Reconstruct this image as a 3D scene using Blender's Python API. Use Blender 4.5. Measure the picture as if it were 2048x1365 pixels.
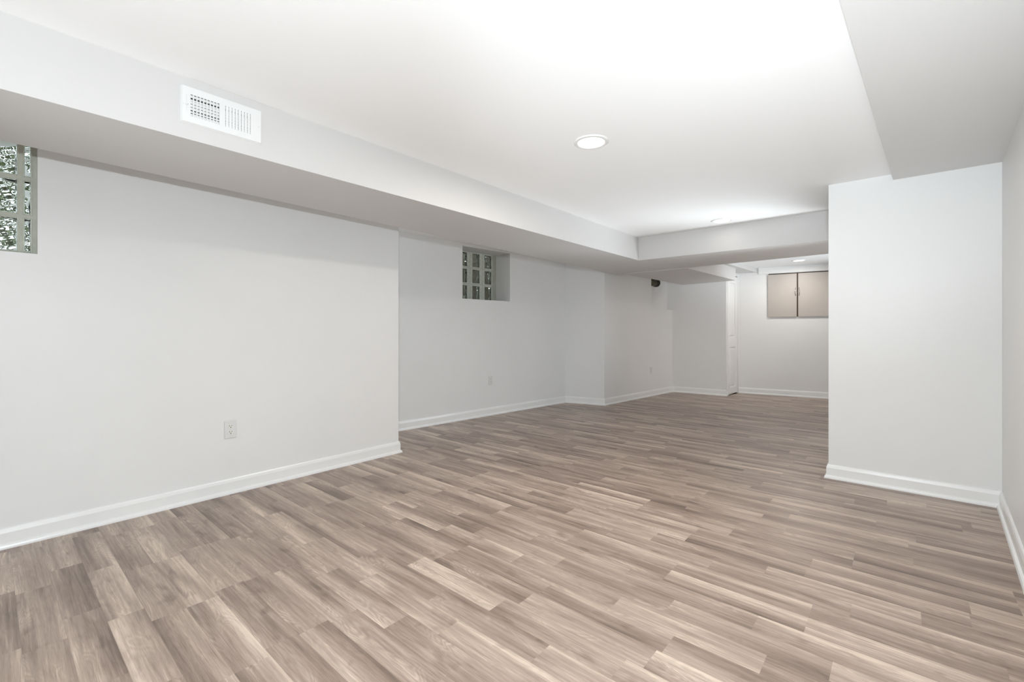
import bpy, bmesh, math, random
from mathutils import Vector, Matrix

# ------------------------------------------------------------------ scene, camera, light
for o in list(bpy.data.objects):
    bpy.data.objects.remove(o)
S = bpy.context.scene
C = S.collection
H_CAM = 1.07
YAW = math.atan(776 / 905)

cam_d = bpy.data.cameras.new('camera')
cam = bpy.data.objects.new('camera', cam_d)
C.objects.link(cam)
cam_d.sensor_fit = 'HORIZONTAL'
cam_d.sensor_width = 36.0
cam_d.lens = 905 / 2048 * 36.0
cam_d.shift_y = -(682.5 - 662) / 2048
cam_d.clip_start = 0.02
cam.location = (0, 0, H_CAM)
cam.rotation_euler = (math.pi / 2, 0, YAW)
S.camera = cam

S.view_settings.view_transform = 'Standard'
S.view_settings.look = 'None'
S.view_settings.gamma = 1.0
S.view_settings.use_curve_mapping = False
S.view_settings.exposure = 0.16

W = bpy.data.worlds.new('overcast_sky')
S.world = W
W.use_nodes = True
wn = W.node_tree.nodes
wl = W.node_tree.links
for n in list(wn):
    wn.remove(n)
wo = wn.new('ShaderNodeOutputWorld')
wb = wn.new('ShaderNodeBackground')
wb.inputs['Color'].default_value = (0.86, 0.93, 1.0, 1)
wb.inputs['Strength'].default_value = 2.2
wl.new(wb.outputs[0], wo.inputs[0])


def lamp(name, kind, loc, power, color=(1, 1, 1), rot=(0, 0, 0), **kw):
    d = bpy.data.lights.new(name, kind)
    d.energy = power
    d.color = color
    for k, v in kw.items():
        setattr(d, k, v)
    o = bpy.data.objects.new(name, d)
    C.objects.link(o)
    o.location = loc
    o.rotation_euler = rot
    return o


# the photographer's flash just above the lens, added unseen fill spots low behind the camera turned up at the
# ceiling, and more added fill spots hidden behind the projecting wall
T = (0.86, 0.945, 1.0)


def fill_spot(a, b, power, angle, name='ceiling_fill_light', size=0.12, col=None):
    o = lamp(name, 'SPOT', a, power * 1.06, col or T, shadow_soft_size=size, spot_size=math.radians(angle), spot_blend=1.0)
    o.rotation_mode = 'QUATERNION'
    o.rotation_quaternion = (Vector(b) - Vector(a)).to_track_quat('-Z', 'Y')
    return o


WARM = (1.0, 0.945, 0.90)
lamp('flash_light', 'POINT', (0.0, -0.05, 1.33), 116, T, shadow_soft_size=0.03)
fill_spot((0.1, -0.5, 0.3), (-0.75, 2.7, 2.13), 185, 54)
fill_spot((0.15, -0.5, 0.3), (0.0, 2.7, 2.13), 75, 46)
fill_spot((-2.1, -1.0, 0.3), (-1.5, 0.75, 2.13), 36, 75)
fill_spot((-0.15, 5.15, 0.3), (-1.2, 3.2, 2.13), 215, 75, 'hidden_fill_light', 0.3)
fill_spot((-0.15, 5.15, 0.3), (-1.6, 3.6, 2.13), 80, 70, 'hidden_fill_light', 0.3)
fill_spot((1.3, 6.4, 0.3), (-1.2, 7.6, 2.13), 330, 40, 'hidden_fill_light', 0.2)
fill_spot((-0.1, 5.3, 0.3), (-1.3, 5.25, 1.87), 24, 100, 'hidden_fill_light', 0.2, WARM)
fill_spot((-0.1, 5.3, 1.1), (-3.8, 4.4, 1.0), 66, 70, 'hidden_fill_light', 0.1)
fill_spot((-0.1, 5.3, 1.1), (-2.9, 7.6, 1.1), 54, 70, 'hidden_fill_light', 0.1, WARM)
fill_spot((1.2, 6.2, 1.1), (-1.9, 8.6, 0.6), 32, 60, 'hidden_fill_light', 0.1, WARM)
DOWNLIGHTS = [(-1.315, 2.215), (-1.30, 4.615), (-1.153, 7.974)]
for (x, y), e in zip(DOWNLIGHTS, (17, 0.2, 8)):
    lamp('downlight_lamp', 'AREA', (x, y, 2.105), e, (1, 0.94, 0.88), shape='DISK', size=0.14)


# ------------------------------------------------------------------ materials
def new_mat(name):
    m = bpy.data.materials.new(name)
    m.use_nodes = True
    return m, m.node_tree.nodes, m.node_tree.links, m.node_tree.nodes['Principled BSDF']


def mottled(name, col, rough=0.5, spec=0.4, amount=0.03, scale=6.0, bump=0.0, bump_scale=160.0, metal=0.0):
    m, N, L, b = new_mat(name)
    g = N.new('ShaderNodeNewGeometry')
    n = N.new('ShaderNodeTexNoise')
    n.inputs['Scale'].default_value = scale
    n.inputs['Detail'].default_value = 4
    L.new(g.outputs['Position'], n.inputs['Vector'])
    r = N.new('ShaderNodeValToRGB')
    r.color_ramp.elements[0].position = 0.3
    r.color_ramp.elements[1].position = 0.7
    r.color_ramp.elements[0].color = tuple(c * (1 - amount) for c in col) + (1,)
    r.color_ramp.elements[1].color = tuple(min(1, c * (1 + amount)) for c in col) + (1,)
    L.new(n.outputs['Fac'], r.inputs['Fac'])
    L.new(r.outputs['Color'], b.inputs['Base Color'])
    b.inputs['Roughness'].default_value = rough
    b.inputs['Specular IOR Level'].default_value = spec
    b.inputs['Metallic'].default_value = metal
    if bump:
        n2 = N.new('ShaderNodeTexNoise')
        n2.inputs['Scale'].default_value = bump_scale
        n2.inputs['Detail'].default_value = 3
        L.new(g.outputs['Position'], n2.inputs['Vector'])
        bp = N.new('ShaderNodeBump')
        bp.inputs['Strength'].default_value = bump
        bp.inputs['Distance'].default_value = 0.002
        L.new(n2.outputs['Fac'], bp.inputs['Height'])
        L.new(bp.outputs['Normal'], b.inputs['Normal'])
    return m


M_WALL = mottled('white_wall_paint', (0.81, 0.808, 0.80), 0.42, 0.35, 0.012, 2.0, 0.12, 90)
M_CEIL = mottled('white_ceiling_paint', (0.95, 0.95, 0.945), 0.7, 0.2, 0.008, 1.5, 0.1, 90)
M_BEAM = mottled('shaded_beam_white', (0.70, 0.69, 0.68), 0.5, 0.3, 0.01, 2.0, 0.1, 90)  # wall white darkened, the beam's shade is put into the colour
M_SOFFIT = mottled('shaded_soffit_white', (0.655, 0.643, 0.632), 0.5, 0.3, 0.01, 2.0, 0.1, 90)  # wall white darkened further so the soffits look shaded beside the ceiling
M_TRIM = mottled('white_gloss_trim_paint', (0.86, 0.86, 0.85), 0.3, 0.5, 0.01, 4.0)
M_CAB = mottled('cream_cabinet_paint', (0.47, 0.43, 0.395), 0.45, 0.4, 0.015, 5.0)
M_DARKWOOD = mottled('dark_brown_wood', (0.07, 0.045, 0.032), 0.5, 0.3, 0.2, 20)
M_PLASTIC = mottled('white_plastic', (0.74, 0.74, 0.73), 0.35, 0.5, 0.005, 10)
M_IVORY = mottled('ivory_plastic', (0.80, 0.79, 0.74), 0.35, 0.5, 0.005, 10)
M_SLOT = mottled('dark_slot', (0.03, 0.03, 0.03), 0.7, 0.2, 0.1, 10)
M_METALW = mottled('white_enamelled_steel', (0.80, 0.80, 0.795), 0.35, 0.5, 0.005, 10)
M_BLADE = mottled('galvanised_steel', (0.74, 0.74, 0.73), 0.45, 0.5, 0.05, 40)
M_DUCT = mottled('dark_duct_backing', (0.10, 0.098, 0.095), 0.8, 0.1, 0.1, 10)
M_CHROME = mottled('polished_chrome', (0.62, 0.61, 0.60), 0.18, 0.5, 0.02, 30, metal=1.0)
M_PIPE = mottled('olive_cast_iron', (0.075, 0.07, 0.042), 0.5, 0.4, 0.2, 12)
M_PIPEDARK = mottled('black_rubber_collar', (0.022, 0.018, 0.012), 0.6, 0.3, 0.1, 12)
M_MORTAR = mottled('grey_green_mortar', (0.50, 0.51, 0.44), 0.6, 0.3, 0.08, 25, 0.3, 120)
M_BRICK = mottled('dark_brown_masonry', (0.085, 0.075, 0.055), 0.9, 0.1, 0.3, 9)
M_SOIL = mottled('garden_soil', (0.12, 0.10, 0.07), 0.9, 0.1, 0.3, 6)
M_LEAF = mottled('green_leaf', (0.13, 0.16, 0.085), 0.5, 0.3, 0.4, 5)


def glass_mat(name, col, rough=0.02):
    m, N, L, b = new_mat(name)
    b.inputs['Base Color'].default_value = col + (1,)
    b.inputs['Roughness'].default_value = rough
    b.inputs['IOR'].default_value = 1.46
    b.inputs['Transmission Weight'].default_value = 1.0
    return m


M_GLASS = glass_mat('wavy_glass_block', (0.90, 0.95, 0.90))
M_RIM = mottled('thick_green_glass_rim', (0.55, 0.58, 0.50), 0.15, 0.6, 0.12, 30)


def emit_mat(name, col, strength):
    m, N, L, b = new_mat(name)
    b.inputs['Base Color'].default_value = (0.9, 0.9, 0.9, 1)
    b.inputs['Emission Color'].default_value = col + (1,)
    b.inputs['Emission Strength'].default_value = strength
    return m


M_LENS = emit_mat('lit_lens', (1.0, 0.97, 0.93), 2.5)


def floor_mat():
    m, N, L, b = new_mat('taupe_laminate_planks')

    def math_(op, a, c=None, clamp=False):
        n = N.new('ShaderNodeMath')
        n.operation = op
        n.use_clamp = clamp
        for i, v in enumerate((a, c)):
            if v is None:
                continue
            if isinstance(v, (int, float)):
                n.inputs[i].default_value = v
            else:
                L.new(v, n.inputs[i])
        return n.outputs[0]

    at = N.new('ShaderNodeAttribute')
    at.attribute_name = 'plank_random'
    sp = N.new('ShaderNodeSeparateXYZ')
    L.new(at.outputs['Vector'], sp.inputs[0])
    r1, r2, r3 = sp.outputs
    uv = N.new('ShaderNodeUVMap')
    uv.uv_map = 'plank_uv'
    us = N.new('ShaderNodeSeparateXYZ')
    L.new(uv.outputs[0], us.inputs[0])
    u, v = us.outputs[0], us.outputs[1]          # metres along, 0..1 across

    def coords(sx, sy):
        c = N.new('ShaderNodeCombineXYZ')
        L.new(math_('ADD', math_('MULTIPLY', u, sx), math_('MULTIPLY', r1, 37.0)), c.inputs[0])
        L.new(math_('ADD', math_('MULTIPLY', v, sy), math_('MULTIPLY', r3, 53.0)), c.inputs[1])
        L.new(math_('MULTIPLY', r2, 29.0), c.inputs[2])
        return c.outputs[0]

    def noise(vec, detail, dist=0.0, rough=0.5):
        n = N.new('ShaderNodeTexNoise')
        n.inputs['Scale'].default_value = 1.0
        n.inputs['Detail'].default_value = detail
        n.inputs['Distortion'].default_value = dist
        n.inputs['Roughness'].default_value = rough
        L.new(vec, n.inputs['Vector'])
        return n.outputs['Fac']

    broad = noise(coords(2.2, 1.9), 3, 0.4)                 # soft light and dark lengths
    streak = noise(coords(2.5, 9.0), 4, 0.6, 0.6)           # streaks
    fine = noise(coords(16.0, 60.0), 3, 0.2, 0.65)          # fine pores
    contour = noise(coords(2.6, 1.5), 1.5, 0.8)
    rings = math_('SINE', math_('MULTIPLY', contour, 95.0))
    knot = noise(coords(7.0, 1.6), 2, 0.3)
    dash = noise(coords(5.0, 26.0), 3, 0.5, 0.6)

    t = math_('ADD', 0.5, math_('MULTIPLY', math_('SUBTRACT', r1, 0.5), 0.34))
    grad = math_('MULTIPLY', math_('SUBTRACT', v, 0.5), math_('MULTIPLY', math_('SUBTRACT', r2, 0.15), 0.70))
    t = math_('ADD', t, grad)
    t = math_('ADD', t, math_('MULTIPLY', math_('SUBTRACT', broad, 0.5), 1.15))
    t = math_('ADD', t, math_('MULTIPLY', math_('SUBTRACT', streak, 0.5), 0.80))
    t = math_('ADD', t, math_('MULTIPLY', math_('SUBTRACT', fine, 0.5), 0.55))
    # ring grain only where the broad noise is high
    rm = math_('MULTIPLY', math_('SUBTRACT', broad, 0.47, True), 0.95)
    t = math_('SUBTRACT', t, math_('MULTIPLY', math_('ADD', math_('MULTIPLY', rings, 0.5), 0.2), rm))
    kd = math_('MULTIPLY', math_('SUBTRACT', knot, 0.62, True), 1.6)
    t = math_('SUBTRACT', t, kd)
    dd = math_('MULTIPLY', math_('SUBTRACT', dash, 0.60, True), 1.9)
    t = math_('SUBTRACT', t, dd, True)
    ramp = N.new('ShaderNodeValToRGB')
    cr = ramp.color_ramp
    cr.elements[0].position = 0.0
    cr.elements[0].color = (0.155, 0.112, 0.087, 1)
    cr.elements[1].position = 1.0
    cr.elements[1].color = (0.67, 0.545, 0.44, 1)
    e = cr.elements.new(0.32)
    e.color = (0.280, 0.207, 0.166, 1)
    e = cr.elements.new(0.62)
    e.color = (0.418, 0.325, 0.263, 1)
    L.new(t, ramp.inputs['Fac'])
    # darkened seams along the plank edges
    edge = math_('MINIMUM', v, math_('SUBTRACT', 1.0, v))
    seam = math_('MULTIPLY', math_('SUBTRACT', 0.020, edge, True), 22.0, True)
    mix = N.new('ShaderNodeMix')
    mix.data_type = 'RGBA'
    L.new(seam, mix.inputs[0])
    L.new(ramp.outputs['Color'], mix.inputs[6])
    mix.inputs[7].default_value = (0.23, 0.17, 0.135, 1)
    L.new(mix.outputs[2], b.inputs['Base Color'])
    b.inputs['Specular IOR Level'].default_value = 0.38
    L.new(math_('ADD', 0.26, math_('MULTIPLY', fine, 0.16)), b.inputs['Roughness'])
    bp = N.new('ShaderNodeBump')
    bp.inputs['Strength'].default_value = 0.10
    bp.inputs['Distance'].default_value = 0.002
    L.new(fine, bp.inputs['Height'])
    L.new(bp.outputs['Normal'], b.inputs['Normal'])
    return m


M_FLOOR = floor_mat()


# ------------------------------------------------------------------ mesh helpers
def tag(o, label, cat, group=None, kind=None):
    o['label'] = label
    o['category'] = cat
    if group:
        o['group'] = group
    if kind:
        o['kind'] = kind
    return o


def obj(name, bm, mat, parent=None, smooth=False, mw=None):
    bmesh.ops.recalc_face_normals(bm, faces=bm.faces)
    me = bpy.data.meshes.new(name)
    bm.to_mesh(me)
    bm.free()
    for m in (mat if isinstance(mat, (list, tuple)) else [mat]):
        me.materials.append(m)
    if smooth:
        for p in me.polygons:
            p.use_smooth = True
    o = bpy.data.objects.new(name, me)
    C.objects.link(o)
    if parent:
        o.parent = parent
    if mw is not None:
        o.matrix_local = mw
    return o


def struct(name, bm, mat, label, cat, parent=None, smooth=False):
    o = obj(name, bm, mat, parent, smooth)
    if not parent:
        tag(o, label, cat, kind='structure')
    return o


def empty(name, loc, rz, label, cat, group=None, kind=None):
    o = bpy.data.objects.new(name, None)
    o.empty_display_size = 0.05
    C.objects.link(o)
    o.location = loc
    o.rotation_euler = (0, 0, rz)
    return tag(o, label, cat, group, kind)


def prism(bm, pts, z0, z1):
    lo = [bm.verts.new((p[0], p[1], z0)) for p in pts]
    hi = [bm.verts.new((p[0], p[1], z1)) for p in pts]
    n = len(pts)
    bm.faces.new(lo[::-1])
    bm.faces.new(hi)
    for i in range(n):
        bm.faces.new((lo[i], lo[(i + 1) % n], hi[(i + 1) % n], hi[i]))


def box(bm, x0, x1, y0, y1, z0, z1, bevel=0.0, seg=2):
    t = bmesh.new()
    prism(t, [(x0, y0), (x1, y0), (x1, y1), (x0, y1)], z0, z1)
    if bevel:
        bmesh.ops.bevel(t, geom=t.edges[:], offset=bevel, segments=seg, profile=0.5, affect='EDGES')
    me = bpy.data.meshes.new('t')
    t.to_mesh(me)
    t.free()
    bm.from_mesh(me)
    bpy.data.meshes.remove(me)


def lathe(bm, prof, n=40, axis='z', center=(0, 0, 0), close=False):
    rings = []
    for r, z in prof:
        ring = []
        for i in range(n):
            a = 2 * math.pi * i / n
            p = (r * math.cos(a), r * math.sin(a), z)
            if axis == 'x':
                p = (z, r * math.cos(a), r * math.sin(a))
            elif axis == 'y':
                p = (r * math.cos(a), z, r * math.sin(a))
            ring.append(bm.verts.new((p[0] + center[0], p[1] + center[1], p[2] + center[2])))
        rings.append(ring)
    pairs = list(zip(rings, rings[1:])) + ([(rings[-1], rings[0])] if close else [])
    for a, c in pairs:
        for i in range(n):
            bm.faces.new((a[i], a[(i + 1) % n], c[(i + 1) % n], c[i]))
    if not close:
        if prof[0][0] > 1e-6:
            bm.faces.new(rings[0][::-1])
        if prof[-1][0] > 1e-6:
            bm.faces.new(rings[-1])


def tube(bm, pts, r, n=10):
    pts = [Vector(p) for p in pts]
    rings = []
    for i, p in enumerate(pts):
        d = (pts[min(i + 1, len(pts) - 1)] - pts[max(i - 1, 0)]).normalized()
        a = d.orthogonal().normalized() if i == 0 else (rings[-1][1] - d * rings[-1][1].dot(d)).normalized()
        c = d.cross(a)
        rr = r[i] if isinstance(r, (list, tuple)) else r
        rings.append(([bm.verts.new(p + (a * math.cos(2 * math.pi * k / n) + c * math.sin(2 * math.pi * k / n)) * rr) for k in range(n)], a))
    for (a, _), (c, _) in zip(rings, rings[1:]):
        for k in range(n):
            bm.faces.new((a[k], a[(k + 1) % n], c[(k + 1) % n], c[k]))
    bm.faces.new(rings[0][0][::-1])
    bm.faces.new(rings[-1][0])


def sub(a, b):
    return (a[0] - b[0], a[1] - b[1])


def unit(a):
    l = math.hypot(*a)
    return (a[0] / l, a[1] / l)


def frame_of(a, b):
    """matrix: x along the wall from a to b, y out of the room (left of a->b), z up"""
    u = unit(sub(b, a))
    return Matrix(((u[0], -u[1], 0, a[0]), (u[1], u[0], 0, a[1]), (0, 0, 1, 0), (0, 0, 0, 1)))


def offset_path(pts, d):
    """offset an open polyline d to its right (d>0) with mitred corners"""
    out = []
    for i, p in enumerate(pts):
        ns = []
        if i > 0:
            u = unit(sub(p, pts[i - 1]))
            ns.append((u[1], -u[0]))
        if i < len(pts) - 1:
            u = unit(sub(pts[i + 1], p))
            ns.append((u[1], -u[0]))
        if len(ns) == 1:
            n = ns[0]
            out.append((p[0] + n[0] * d, p[1] + n[1] * d))
        else:
            b = unit((ns[0][0] + ns[1][0], ns[0][1] + ns[1][1]))
            k = d / (b[0] * ns[0][0] + b[1] * ns[0][1])
            out.append((p[0] + b[0] * k, p[1] + b[1] * k))
    return out


CEIL = 2.13
TOP = 2.20

# ------------------------------------------------------------------ floor (one quad per laminate strip)
def build_floor():
    rnd = random.Random(11)
    bm = bmesh.new()
    uvl = bm.loops.layers.uv.new('plank_uv')
    rl = bm.verts.layers.float_vector.new('plank_random')
    P, Y0, LEN = 0.1065, 0.0815, 0.515
    known = {0: -2.715, 1: -2.862, 2: -2.21, 3: -2.605, 4: -2.09, 5: -2.13, 6: -1.605, 7: -2.097, 8: -1.92, 9: -1.75,
             10: -2.45, 11: -2.22, 12: -1.648, 13: -1.116, 14: -1.878, 15: -1.71, 16: -0.918, 17: -0.259, 18: -0.259,
             19: -0.143, 20: 0.06, 21: 0.198, 22: 0.205, 23: -0.68, 24: -0.68}
    x_lo, x_hi = -4.7, 2.3
    for k in range(-24, 88):
        ya, yb = Y0 + k * P, Y0 + (k + 1) * P
        j = known.get(k, rnd.uniform(-3, 0))
        start = j - LEN * math.ceil((j - x_lo) / LEN)
        x = start
        while x < x_hi:
            a, c = max(x, x_lo), min(x + LEN, x_hi)
            if c - a > 1e-4:
                r = (rnd.random(), rnd.random(), rnd.random())
                flip = rnd.random() < 0.25
                vs = [bm.verts.new((px, py, 0)) for px, py in ((a, ya), (c, ya), (c, yb), (a, yb))]
                for q in vs:
                    q[rl] = r
                f = bm.faces.new(vs)
                for lp, (uu, vv) in zip(f.loops, ((a - x, 0), (c - x, 0), (c - x, 1), (a - x, 1))):
                    lp[uvl].uv = (uu, 1 - vv if flip else vv)
            x += LEN
    # slab below the planks
    o = struct('floor', bm, M_FLOOR, 'taupe wood-look laminate floor laid in staggered strips across the whole room', 'floor')
    return o


build_floor()
bm = bmesh.new()
prism(bm, [(-4.7, -2.5), (2.3, -2.5), (2.3, 9.4), (-4.7, 9.4)], -0.15, -0.004)
struct('floor_slab', bm, M_SOIL, 'grey concrete slab under the laminate floor', 'floor')

# ------------------------------------------------------------------ walls
# outline of the room, walked so that the room lies to the right
A0, A1 = (-3.345, -2.3), (-3.345, 2.369)
B0, B1 = (-4.113, 2.369), (-3.797, 5.646)
B0 = (-4.065 - 0.0966 * 0.502, 2.369)
D0 = (-3.218, 5.79)
D1 = (-3.03, 7.86)
E1 = (-2.165, 7.925)
F1 = (-2.11, 8.46)
G1 = (2.10, 9.06)
R_FAR = (0.470, 4.0)
PATH = [A0, A1, B0, B1, D0, D1, E1, F1, G1]
TH = 0.36
OUT = offset_path(PATH, -TH)


def wall_bm(a, b, oa, ob, holes=(), z1=TOP):
    """a wall from a to b with rectangular openings (k0,k1,z0,z1[,depth]) measured along it from a"""
    bm = bmesh.new()
    L = math.hypot(*sub(b, a))
    u = unit(sub(b, a))

    def pt(k):
        return (a[0] + u[0] * k, a[1] + u[1] * k)

    def opt(k):
        t = k / L
        return (oa[0] + (ob[0] - oa[0]) * t, oa[1] + (ob[1] - oa[1]) * t)

    k = 0
    for h in sorted(holes):
        k0, k1, z0, zt = h[:4]
        if k0 - k > 1e-4:
            prism(bm, [pt(k), pt(k0), opt(k0), opt(k)], 0, z1)
        prism(bm, [pt(k0), pt(k1), opt(k1), opt(k0)], 0, z0)
        prism(bm, [pt(k0), pt(k1), opt(k1), opt(k0)], zt, z1)
        if len(h) > 4:
            d = h[4] / TH
            q = lambda kk: (pt(kk)[0] + (opt(kk)[0] - pt(kk)[0]) * d, pt(kk)[1] + (opt(kk)[1] - pt(kk)[1]) * d)
            prism(bm, [q(k0), q(k1), opt(k1), opt(k0)], z0, zt)
        k = k1
    if L - k > 1e-4:
        prism(bm, [pt(k), pt(L), opt(L), opt(k)], 0, z1)
    return bm


WIN1 = (2.3 - 0.75, 2.3 + 0.177, 1.462, 2.07)
K2 = math.hypot(*sub((-3.982, 3.732), B0))
K2b = math.hypot(*sub((-3.906, 4.515), B0))
WIN2 = (K2, K2b, 1.457, 2.09)
struct('wall_left', wall_bm(A0, A1, OUT[0], (A1[0] - TH, A1[1] - 0.0), [WIN1]), M_WALL,
       'long white wall on the left with a glass block window high up', 'wall')
struct('wall_recess', wall_bm(B0, B1, (B0[0] - TH * 0.9954, B0[1] + TH * 0.096), (B1[0] - TH * 0.9954, B1[1] + TH * 0.096), [WIN2]), M_WALL,
       'white wall set back behind the long left wall, with a deep glass block window', 'wall')
struct('wall_pier', wall_bm(B1, D0, OUT[3], OUT[4]), M_WALL, 'narrow white wall face turning out beside the set-back wall', 'wall')
struct('wall_alcove', wall_bm(D0, D1, OUT[4], OUT[5], [(1.336, math.hypot(*sub(D1, D0)), 1.431, 2.02, 0.10)]), M_WALL,
       'white wall past the pier with a square recess under the ceiling', 'wall')
uc = unit(sub(E1, D1))
D1x = (D1[0] - uc[0] * 0.2, D1[1] - uc[1] * 0.2)
struct('wall_closet', wall_bm(D1x, E1, (D1x[0] - uc[1] * TH, D1x[1] + uc[0] * TH), OUT[6]), M_WALL, 'white front wall of the closet at the far end', 'wall')
struct('wall_closet_side', wall_bm(E1, F1, (E1[0] - 0.0, E1[1] + 0.36), OUT[7], [(0.045, 0.470, 0.0, 2.0, 0.05)]), M_WALL,
       'narrow side wall of the closet holding a white panel door', 'wall')
struct('wall_back', wall_bm(F1, G1, OUT[7], OUT[8]), M_WALL, 'white far wall under the cream wall cabinet', 'wall')

# pillar wall on the right, right wall, unseen sides of the room
bm = bmesh.new()
prism(bm, [(-0.395, 4.0), (0.47, 4.0), (2.1, 4.0), (2.1, 4.9), (-0.395, 4.9)], 0, TOP)
struct('wall_pillar', bm, M_WALL, 'white projecting wall on the right that hides the far room', 'wall')
bm = bmesh.new()
prism(bm, [(0.468, 4.0), (0.345, 1.5), (0.50, 1.5), (0.623, 4.0)], 0, TOP)
struct('wall_right', bm, M_WALL, 'white wall at the right edge of the view', 'wall')
bm = bmesh.new()
prism(bm, [(2.1, -2.3), (2.25, -2.3), (2.25, 9.3), (2.1, 9.3)], 0, TOP)
struct('wall_side', bm, M_WALL, 'white wall closing the room on its far right side', 'wall')
bm = bmesh.new()
prism(bm, [(-3.8, -2.45), (2.25, -2.45), (2.25, -2.3), (-3.8, -2.3)], 0, TOP)
struct('wall_front', bm, M_WALL, 'white wall behind the camera', 'wall')

# ------------------------------------------------------------------ ceiling, soffits and beams
bm = bmesh.new()
prism(bm, [(-3.705, -2.5), (2.4, -2.5), (2.4, 9.5), (-4.45, 9.5), (-4.45, 2.3), (-3.705, 2.3)], CEIL, CEIL + 0.15)
struct('ceiling', bm, M_CEIL, 'smooth bright white ceiling', 'ceiling')
bm = bmesh.new()
prism(bm, [(-2.26, -2.3), (-2.26, 4.85), (2.1, 4.85), (2.1, 5.66), (-0.56, 5.72), (-2.15, 5.835), (-3.09, 5.90), (-2.876 + 0.037 * 2.34, -2.3)], 1.872, CEIL)
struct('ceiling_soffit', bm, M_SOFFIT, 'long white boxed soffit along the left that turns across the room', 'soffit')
bm = bmesh.new()
prism(bm, [(-2.05, 5.80), (-1.965, 7.70), (-2.86, 7.88), (-2.90, 5.84)], 1.864, CEIL)
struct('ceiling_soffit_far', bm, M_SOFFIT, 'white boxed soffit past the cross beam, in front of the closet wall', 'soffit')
bm = bmesh.new()
prism(bm, [(-2.02, 5.70), (-1.83, 8.50), (-2.112, 8.458), (-2.167, 7.923), (-3.032, 7.858), (-3.2, 5.85)], 2.055, CEIL)
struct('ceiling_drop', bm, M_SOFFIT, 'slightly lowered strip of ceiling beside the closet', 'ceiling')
bm = bmesh.new()
prism(bm, [(-0.142 - 0.0465 * 4.0, -2.3), (2.1, -2.3), (2.1, 4.0), (0.2, 4.0), (-0.035, 4.0)], 2.090, CEIL)
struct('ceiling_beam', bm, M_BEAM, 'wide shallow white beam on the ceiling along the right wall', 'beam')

# ------------------------------------------------------------------ baseboards
PROF = [(0.0, 0.098), (0.005, 0.098), (0.0085, 0.092), (0.011, 0.082), (0.0125, 0.076), (0.0125, 0.024), (0.016, 0.022),
        (0.0215, 0.017), (0.0245, 0.009), (0.025, 0.0), (0.0, 0.0)]


def baseboard(name, a, b, label, before=None, after=None):
    """profile swept along wall a->b; before/after are neighbouring path points for the mitres"""
    path = ([before] if before else []) + [a, b] + ([after] if after else [])
    i = 1 if before else 0
    bm = bmesh.new()
    rings = [[], []]
    for d, z in PROF:
        o = offset_path(path, d) if d else path
        for e in (0, 1):
            rings[e].append(bm.verts.new((o[i + e][0], o[i + e][1], z)))
    n = len(PROF)
    for k in range(n):
        bm.faces.new((rings[0][k], rings[0][(k + 1) % n], rings[1][(k + 1) % n], rings[1][k]))
    bm.faces.new(rings[0][::-1])
    bm.faces.new(rings[1])
    struct(name, bm, M_TRIM, label, 'baseboard')


baseboard('baseboard_left', A0, A1, 'white moulded baseboard along the long left wall', None, B0)
baseboard('baseboard_left_end', A1, (B0[0], A1[1]), 'white baseboard return round the end of the left wall', A0, None)
baseboard('baseboard_recess', B0, B1, 'white baseboard along the set-back wall', None, D0)
baseboard('baseboard_pier', B1, D0, 'white baseboard on the narrow pier face', B0, D1)
baseboard('baseboard_alcove', D0, D1, 'white baseboard along the wall past the pier', B1, E1)
baseboard('baseboard_closet', D1, E1, 'white baseboard on the closet front', D0, F1)
baseboard('baseboard_back', F1, G1, 'white baseboard along the far wall under the cabinet', None, None)
PB = [(-0.395, 4.9), (-0.395, 4.0), (0.468, 4.0), (0.345, 1.5)]
baseboard('baseboard_pillar', PB[1], PB[2], 'white moulded baseboard on the projecting wall at the right', PB[0], PB[3])
baseboard('baseboard_pillar_side', PB[0], PB[1], 'white baseboard on the hidden side of the projecting wall', None, PB[2])
baseboard('baseboard_right', PB[2], PB[3], 'white baseboard along the right wall', PB[1], None)

# ------------------------------------------------------------------ glass block windows
def wavy(x, z, s, ph):
    v = 0
    for i, (a, fx, fz) in enumerate(((1.0, 41, 17), (0.8, -23, 47), (0.7, 67, 29), (0.5, 31, -83))):
        v += a * math.sin(fx * s * x + fz * s * z + ph * (1.7 + i))
    return v


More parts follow.
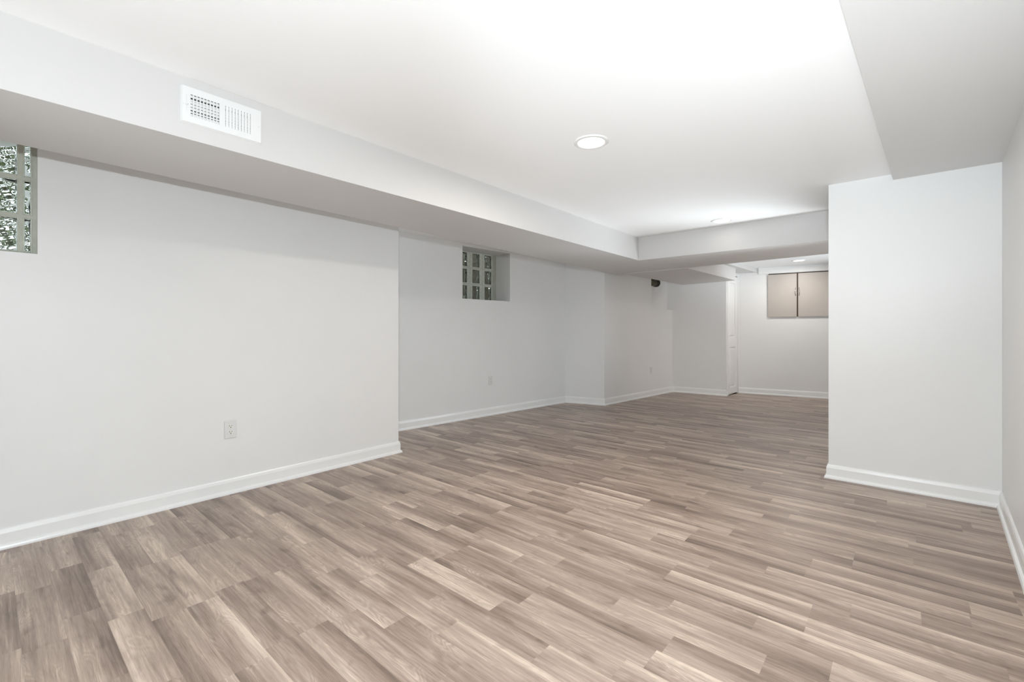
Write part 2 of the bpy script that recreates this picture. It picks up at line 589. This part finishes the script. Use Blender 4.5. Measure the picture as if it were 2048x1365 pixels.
def block_window(name, a, b, hole, depth, cols, rows, label, rim=(0.012, 0.012), wave=0.0016, wscale=1.0, cell=0.005):
    """cols / rows: (lo, hi) of each block along the wall (from a) and in height; depth = face set back from the wall"""
    fm = frame_of(a, b)
    root = empty(name, (0, 0, 0), 0, label, 'window', kind='structure')
    root.matrix_world = fm
    bm = bmesh.new()                                        # mortar bed round the blocks
    ks = sorted({hole[0], hole[1]} | {v for c in cols for v in c})
    zs = sorted({hole[2], hole[3]} | {v for r in rows for v in r})
    for k0, k1 in zip(ks, ks[1:]):
        for z0, z1 in zip(zs, zs[1:]):
            if any(abs(c[0] - k0) < 1e-6 for c in cols) and any(abs(r[0] - z0) < 1e-6 for r in rows):
                continue
            box(bm, k0, k1, depth + 0.004, depth + 0.085, z0, z1)
    obj('mortar', bm, M_MORTAR, root)
    bm = bmesh.new()                                        # thick glass edges of the blocks
    gm = bmesh.new()                                        # wavy faces
    ph = 0
    rx, rz = rim
    for c in cols:
        for r in rows:
            ph += 1
            w, hgt = c[1] - c[0], r[1] - r[0]
            for (x0, x1, z0, z1) in ((c[0], c[0] + rx, r[0], r[1]), (c[1] - rx, c[1], r[0], r[1]),
                                     (c[0] + rx, c[1] - rx, r[0], r[0] + rz), (c[0] + rx, c[1] - rx, r[1] - rz, r[1])):
                box(bm, x0, x1, depth, depth + 0.08, z0, z1, 0.002, 1)
            nx, nz = max(6, int(w / cell)), max(6, int(hgt / cell))
            grids = []
            for side in (0, 1):
                g = []
                for i in range(nx + 1):
                    col = []
                    for j in range(nz + 1):
                        x = c[0] + rx + (w - 2 * rx) * i / nx
                        z = r[0] + rz + (hgt - 2 * rz) * j / nz
                        y = depth + 0.010 + (0.052 if side else 0) + wave * wavy(x, z, wscale, ph * 2.3 + side * 5)
                        col.append(gm.verts.new((x, y, z)))
                    g.append(col)
                for i in range(nx):
                    for j in range(nz):
                        gm.faces.new((g[i][j], g[i + 1][j], g[i + 1][j + 1], g[i][j + 1]))
                grids.append(g)
            p, q = grids
            for i in range(nx):
                gm.faces.new((p[i][0], p[i + 1][0], q[i + 1][0], q[i][0]))
                gm.faces.new((p[i][nz], p[i + 1][nz], q[i + 1][nz], q[i][nz]))
            for j in range(nz):
                gm.faces.new((p[0][j], p[0][j + 1], q[0][j + 1], q[0][j]))
                gm.faces.new((p[nx][j], p[nx][j + 1], q[nx][j + 1], q[nx][j]))
    obj('block_edges', bm, M_RIM, root)
    obj('block_faces', gm, M_GLASS, root, True)
    return root


o1 = 2.3
r1 = [(1.470, 1.643), (1.660, 1.836), (1.853, 2.050)]
c1 = [(o1 - 0.70, o1 - 0.545), (o1 - 0.53, o1 - 0.375), (o1 - 0.36, o1 - 0.205), (o1 - 0.19, o1 - 0.035), (o1 - 0.02, o1 + 0.113), (o1 + 0.127, o1 + 0.160)]
block_window('window_1', A0, A1, WIN1, 0.03, c1, r1, 'bright glass block window at the left edge of the view', (0.006, 0.005), 0.0021, 1.4, 0.003)
D2 = 0.33
c2 = [(K2b - 0.05 - 0.208 * (i + 1) + 0.012, K2b - 0.05 - 0.208 * i) for i in range(4)][:3]
c2 = [(a_, b_) for a_, b_ in sorted(c2)]
z2 = 1.468
r2 = [(z2 + 0.211 * i, z2 + 0.211 * i + 0.198) for i in range(3)]
WIN2b = (K2, K2b, 1.457, 2.10)
block_window('window_2', B0, B1, WIN2b, D2 - 0.06, c2, r2, 'small dark glass block window set deep in the recessed wall', (0.038, 0.012), 0.0022, 1.3)

# outside: soil bank, neighbouring masonry and a hedge seen through the glass
bm = bmesh.new()
prism(bm, [(-9, -6), (-4.9, -6), (-4.9, 9), (-9, 9)], 0.8, 1.25)
struct('ground', bm, M_SOIL, 'dark soil bank outside the windows', 'ground')
bm = bmesh.new()
prism(bm, [(-5.5, 2.4), (-5.2, 2.4), (-4.9, 8.6), (-5.2, 8.6)], 0.8, 7.0)
struct('wall_outside', bm, M_BRICK, 'dark brown masonry wall outside the recessed window', 'wall')
rnd = random.Random(5)
bm = bmesh.new()
for i in range(2600):
    c = Vector((rnd.uniform(-6.6, -5.0), rnd.uniform(-2.0, 1.6), 1.25 + 2.6 * rnd.random()))
    s = rnd.uniform(0.06, 0.13)
    a = Vector((rnd.uniform(-1, 1), rnd.uniform(-1, 1), rnd.uniform(-1, 1))).normalized()
    b_ = a.orthogonal().normalized()
    vs = [bm.verts.new(c + a * s), bm.verts.new(c + b_ * s * 0.5 + a * s * 0.2), bm.verts.new(c - a * s), bm.verts.new(c - b_ * s * 0.5 + a * s * 0.2)]
    bm.faces.new(vs)
tag(obj('hedge', bm, M_LEAF), 'green hedge leaves blurred behind the bright glass block window', 'hedge', kind='stuff')

# ------------------------------------------------------------------ closet door
fm = frame_of(E1, F1)
door = empty('door_1', (0, 0, 0), 0, 'narrow white panelled closet door at the far end', 'door', kind='structure')
door.matrix_world = fm
bm = bmesh.new()
DK0, DK1, DZ0, DZ1 = 0.075, 0.468, 0.018, 1.985
st = 0.075
rails = [(DZ0, 0.13), (0.80, 0.96), (1.87, DZ1)]
box(bm, DK0, DK0 + st, 0.0, 0.03, DZ0, DZ1, 0.002, 1)
box(bm, DK1 - st, DK1, 0.0, 0.03, DZ0, DZ1, 0.002, 1)
for z0, z1 in rails:
    box(bm, DK0 + st - 0.002, DK1 - st + 0.002, 0.0, 0.03, z0, z1, 0.002, 1)
for z0, z1 in ((0.13, 0.80), (0.96, 1.87)):
    box(bm, DK0 + st - 0.002, DK1 - st + 0.002, 0.018, 0.028, z0 - 0.002, z1 + 0.002)
    box(bm, DK0 + st + 0.03, DK1 - st - 0.03, 0.004, 0.02, z0 + 0.03, z1 - 0.03, 0.008, 2)
obj('door_leaf', bm, M_TRIM, door)
bm = bmesh.new()
box(bm, 0.047, 0.070, -0.012, 0.03, 0.0, 1.998, 0.002, 1)
obj('door_jamb', bm, M_TRIM, door)

# ------------------------------------------------------------------ wall cabinet and the board above it
fm = frame_of(F1, G1)
bm = bmesh.new()
box(bm, 0.301, 4.0, -0.022, -0.0005, 2.020, CEIL - 0.0005, 0.0015, 1)
o = obj('trim_1', bm, M_WALL)
o.matrix_world = fm
tag(o, 'flat white trim board above the wall cabinet doors', 'trim', kind='structure')
cab = empty('wall_cabinet', (0, 0, 0), 0, 'cream two-door wall cabinet with chrome pulls on the far wall', 'cabinet')
cab.matrix_world = fm
bm = bmesh.new()
box(bm, 0.446, 1.272, -0.004, -0.0005, 1.300, 2.016)
obj('cabinet_frame', bm, M_DARKWOOD, cab)['label'] = 'dark brown cabinet frame showing in the gaps'
for k0, k1, kh in ((0.440, 0.847, 0.824), (0.867, 1.275, 0.888)):
    bm = bmesh.new()
    box(bm, k0, k1, -0.026, -0.006, 1.298, 2.000, 0.002, 2)
    d = obj('cabinet_door', bm, M_CAB, cab)
    bm = bmesh.new()
    pts = []
    for i in range(13):
        t = i / 12
        pts.append((kh + (0.008 if k0 < 0.8 else -0.008) * math.cos(t * math.pi) ** 2, -0.026 - 0.026 * math.sin(t * math.pi), 1.640 + 0.125 * t))
    tube(bm, pts, [0.007 if i in (0, 12) else 0.005 for i in range(13)], 10)
    obj('handle', bm, M_CHROME, d, True)['label'] = 'small arched chrome pull'

# ------------------------------------------------------------------ pipe stub in the alcove recess
fm = frame_of(D0, D1)
pipe = empty('waste_pipe', (0, 0, 0), 0, 'dark pipe stub poking out in the square recess below the far soffit', 'pipe')
pipe.matrix_world = fm
bm = bmesh.new()
lathe(bm, [(0.058, 1.337), (0.058, 1.60)], 32, 'x', (0, 0.062, 1.878))
obj('pipe_body', bm, M_PIPE, pipe, True)
bm = bmesh.new()
lathe(bm, [(0.058, 1.575), (0.066, 1.578), (0.066, 1.635), (0.06, 1.642)], 32, 'x', (0, 0.062, 1.878))
obj('pipe_collar', bm, M_PIPEDARK, pipe)['label'] = 'black collar on the pipe end'

# ------------------------------------------------------------------ duplex outlets
def outlet(a, b, k, z, label):
    root = empty('wall_outlet', (0, 0, 0), 0, label, 'outlet', 'duplex outlets on the walls')
    root.matrix_world = frame_of(a, b) @ Matrix.Translation((k, 0, z))
    return root


def outlet_parts(root):
    bm = bmesh.new()
    box(bm, -0.0355, 0.0355, -0.0062, -0.0003, -0.059, 0.059, 0.003, 3)
    obj('cover_plate', bm, M_PLASTIC, root)
    for s in (1, -1):
        bm = bmesh.new()
        pts = []
        for i in range(32):
            t = 2 * math.pi * i / 32
            pts.append((max(-0.0145, min(0.0145, 0.0172 * math.cos(t))), 0.0172 * math.sin(t) * 0.82))
        for y0, y1 in ((-0.0085, -0.004),):
            lo = [bm.verts.new((p[0], y0, p[1] + 0.0195 * s)) for p in pts]
            hi = [bm.verts.new((p[0], y1, p[1] + 0.0195 * s)) for p in pts]
            bm.faces.new(lo)
            bm.faces.new(hi[::-1])
            for i in range(32):
                bm.faces.new((lo[i], lo[(i + 1) % 32], hi[(i + 1) % 32], hi[i]))
        face = obj('receptacle', bm, M_IVORY, root)
        bm = bmesh.new()
        zc = 0.0195 * s
        box(bm, -0.0080, -0.0054, -0.0089, -0.008, zc - 0.0005, zc + 0.0090)
        box(bm, 0.0050, 0.0074, -0.0089, -0.008, zc + 0.0005, zc + 0.0085)
        lathe(bm, [(0.0032, -0.0089), (0.0032, -0.008)], 14, 'y', (0, 0, zc - 0.0065))
        obj('slots', bm, M_SLOT, face)['label'] = 'dark plug slots'
    bm = bmesh.new()
    lathe(bm, [(0.0032, -0.0062), (0.0026, -0.0076)], 14, 'y')
    obj('screw', bm, M_PLASTIC, root)


def copy_tree(o, parent=None):
    c = o.copy()
    C.objects.link(c)
    if parent:
        c.parent = parent
        c.matrix_parent_inverse = o.matrix_parent_inverse.copy()
    for ch in list(o.children):
        if ch is not c:
            copy_tree(ch, c)
    return c


KO = math.hypot(*sub((-3.939, 4.175), B0))
first = outlet(A0, A1, 2.3 + 1.054, 0.422, 'white duplex outlet low on the long left wall')
outlet_parts(first)
for a, b, k, z, lab in ((B0, B1, KO, 0.440, 'small white duplex outlet below the recessed glass block window'),
                        (D0, D1, 1.325, 0.424, 'tiny white duplex outlet on the far wall past the pier')):
    c = copy_tree(first)
    c.matrix_world = frame_of(a, b) @ Matrix.Translation((k, 0, z))
    c['label'] = lab

# ------------------------------------------------------------------ air vent on the soffit face
vent = empty('air_vent', (0, 0, 0), 0, 'white metal air register with two slotted grilles on the left soffit', 'vent')
vent.matrix_world = frame_of((-2.26, 0.527), (-2.26, 2.0))      # y points into the soffit
VW, VZ0, VZ1 = 0.312, 1.936, 2.091
GZ0, GZ1 = 1.967, 2.058
GR = [(0.030, 0.140), (0.152, 0.264)]
bm = bmesh.new()
ks = [0, GR[0][0], GR[0][1], GR[1][0], GR[1][1], VW]
for i in range(5):
    if i in (1, 3):
        box(bm, ks[i], ks[i + 1], -0.013, -0.0095, VZ0 + 0.004, GZ0)
        box(bm, ks[i], ks[i + 1], -0.013, -0.0095, GZ1, VZ1 - 0.004)
    else:
        box(bm, ks[i] + (0.004 if i == 0 else 0), ks[i + 1] - (0.004 if i == 4 else 0), -0.013, -0.0095, VZ0 + 0.004, VZ1 - 0.004)
# folded rim down to the soffit
for q in (((0, VZ0), (VW, VZ0), (VW - 0.006, VZ0 + 0.006), (0.006, VZ0 + 0.006)), ((0, VZ1), (VW, VZ1), (VW - 0.006, VZ1 - 0.006), (0.006, VZ1 - 0.006)),
          ((0, VZ0), (0, VZ1), (0.006, VZ1 - 0.006), (0.006, VZ0 + 0.006)), ((VW, VZ0), (VW, VZ1), (VW - 0.006, VZ1 - 0.006), (VW - 0.006, VZ0 + 0.006))):
    vs = [bm.verts.new((p[0], -0.0005 if i < 2 else -0.0128, p[1])) for i, p in enumerate(q)]
    bm.faces.new(vs)
obj('face_plate', bm, M_METALW, vent)
bm = bmesh.new()
box(bm, GR[0][0] - 0.004, GR[1][1] + 0.004, -0.0010, -0.0004, GZ0 - 0.004, GZ1 + 0.004)  # thin dark plate in place of the shaded duct, no hole is cut
obj('duct_backing', bm, M_DUCT, vent)['label'] = 'dark plate standing in for the shaded opening behind the grille'
for gi, (g0, g1) in enumerate(GR):
    bm = bmesh.new()
    p = (g1 - g0) / 9
    for i in range(9):
        kc = g0 + p * (i + 0.5)
        # bars between the slots, right bank swung nearly shut
        w = 0.0040 if gi == 0 else 0.0102
        kb = g0 + p * i
        box(bm, kb - 0.0005, kb - 0.0005 + w, -0.0128, -0.0095, GZ0 - 0.001, GZ1 + 0.001)
    box(bm, g1 - 0.001, g1 + 0.001, -0.0128, -0.0095, GZ0, GZ1)
    obj('vane_bank', bm, M_METALW, vent)
bm = bmesh.new()
for i in range(7):
    z = GZ0 + 0.007 + i * 0.0128
    if i in (1, 5):
        continue
    box(bm, GR[0][0], GR[1][1], -0.0088, -0.0072, z - 0.0052, z + 0.0052)
box(bm, GR[0][0], GR[1][1], -0.0088, -0.0072, GZ0 + 0.0155, GZ0 + 0.0225)
box(bm, GR[0][0], GR[1][1], -0.0088, -0.0072, GZ1 - 0.0265, GZ1 - 0.0195)
obj('damper_blades', bm, M_BLADE, vent)
bm = bmesh.new()
box(bm, 0.0185, 0.0205, -0.0135, -0.0128, GZ0 + 0.012, GZ1 - 0.006)
obj('lever_slot', bm, M_BLADE, vent)
bm = bmesh.new()
lathe(bm, [(0.0035, -0.0128), (0.0045, -0.020), (0.003, -0.023)], 14, 'y', (0.0195, 0, 2.012))
obj('lever', bm, M_METALW, vent, True)
for k in (0.010, 0.296):
    bm = bmesh.new()
    lathe(bm, [(0.0034, -0.0128), (0.0026, -0.0148)], 14, 'y', (k, 0, 2.012))
    obj('screw', bm, M_METALW, vent)

# ------------------------------------------------------------------ recessed downlights
def downlight(x, y, label):
    return empty('recessed_downlight', (x, y, CEIL), 0, label, 'ceiling light', 'round recessed downlights')


dl = downlight(*DOWNLIGHTS[0], 'large lit round downlight in the middle of the main ceiling')
bm = bmesh.new()
lathe(bm, [(0.074, -0.002), (0.077, -0.007), (0.090, -0.006), (0.0975, -0.002), (0.0975, -0.0003), (0.074, -0.0003)], 64, close=True)
obj('trim_ring', bm, M_TRIM, dl, True)
bm = bmesh.new()
lathe(bm, [(0.0745, -0.0004), (0.0745, -0.0035), (0.05, -0.0045), (0.02, -0.005)], 64)
obj('lens', bm, M_LENS, dl, True)['label'] = 'glowing white lens'
for (x, y), lab in zip(DOWNLIGHTS[1:], ('lit round downlight on the main ceiling just before the cross beam',
                                        'small lit round downlight on the far ceiling above the wall cabinet')):
    c = copy_tree(dl)
    c.location = (x, y, CEIL)
    c['label'] = lab
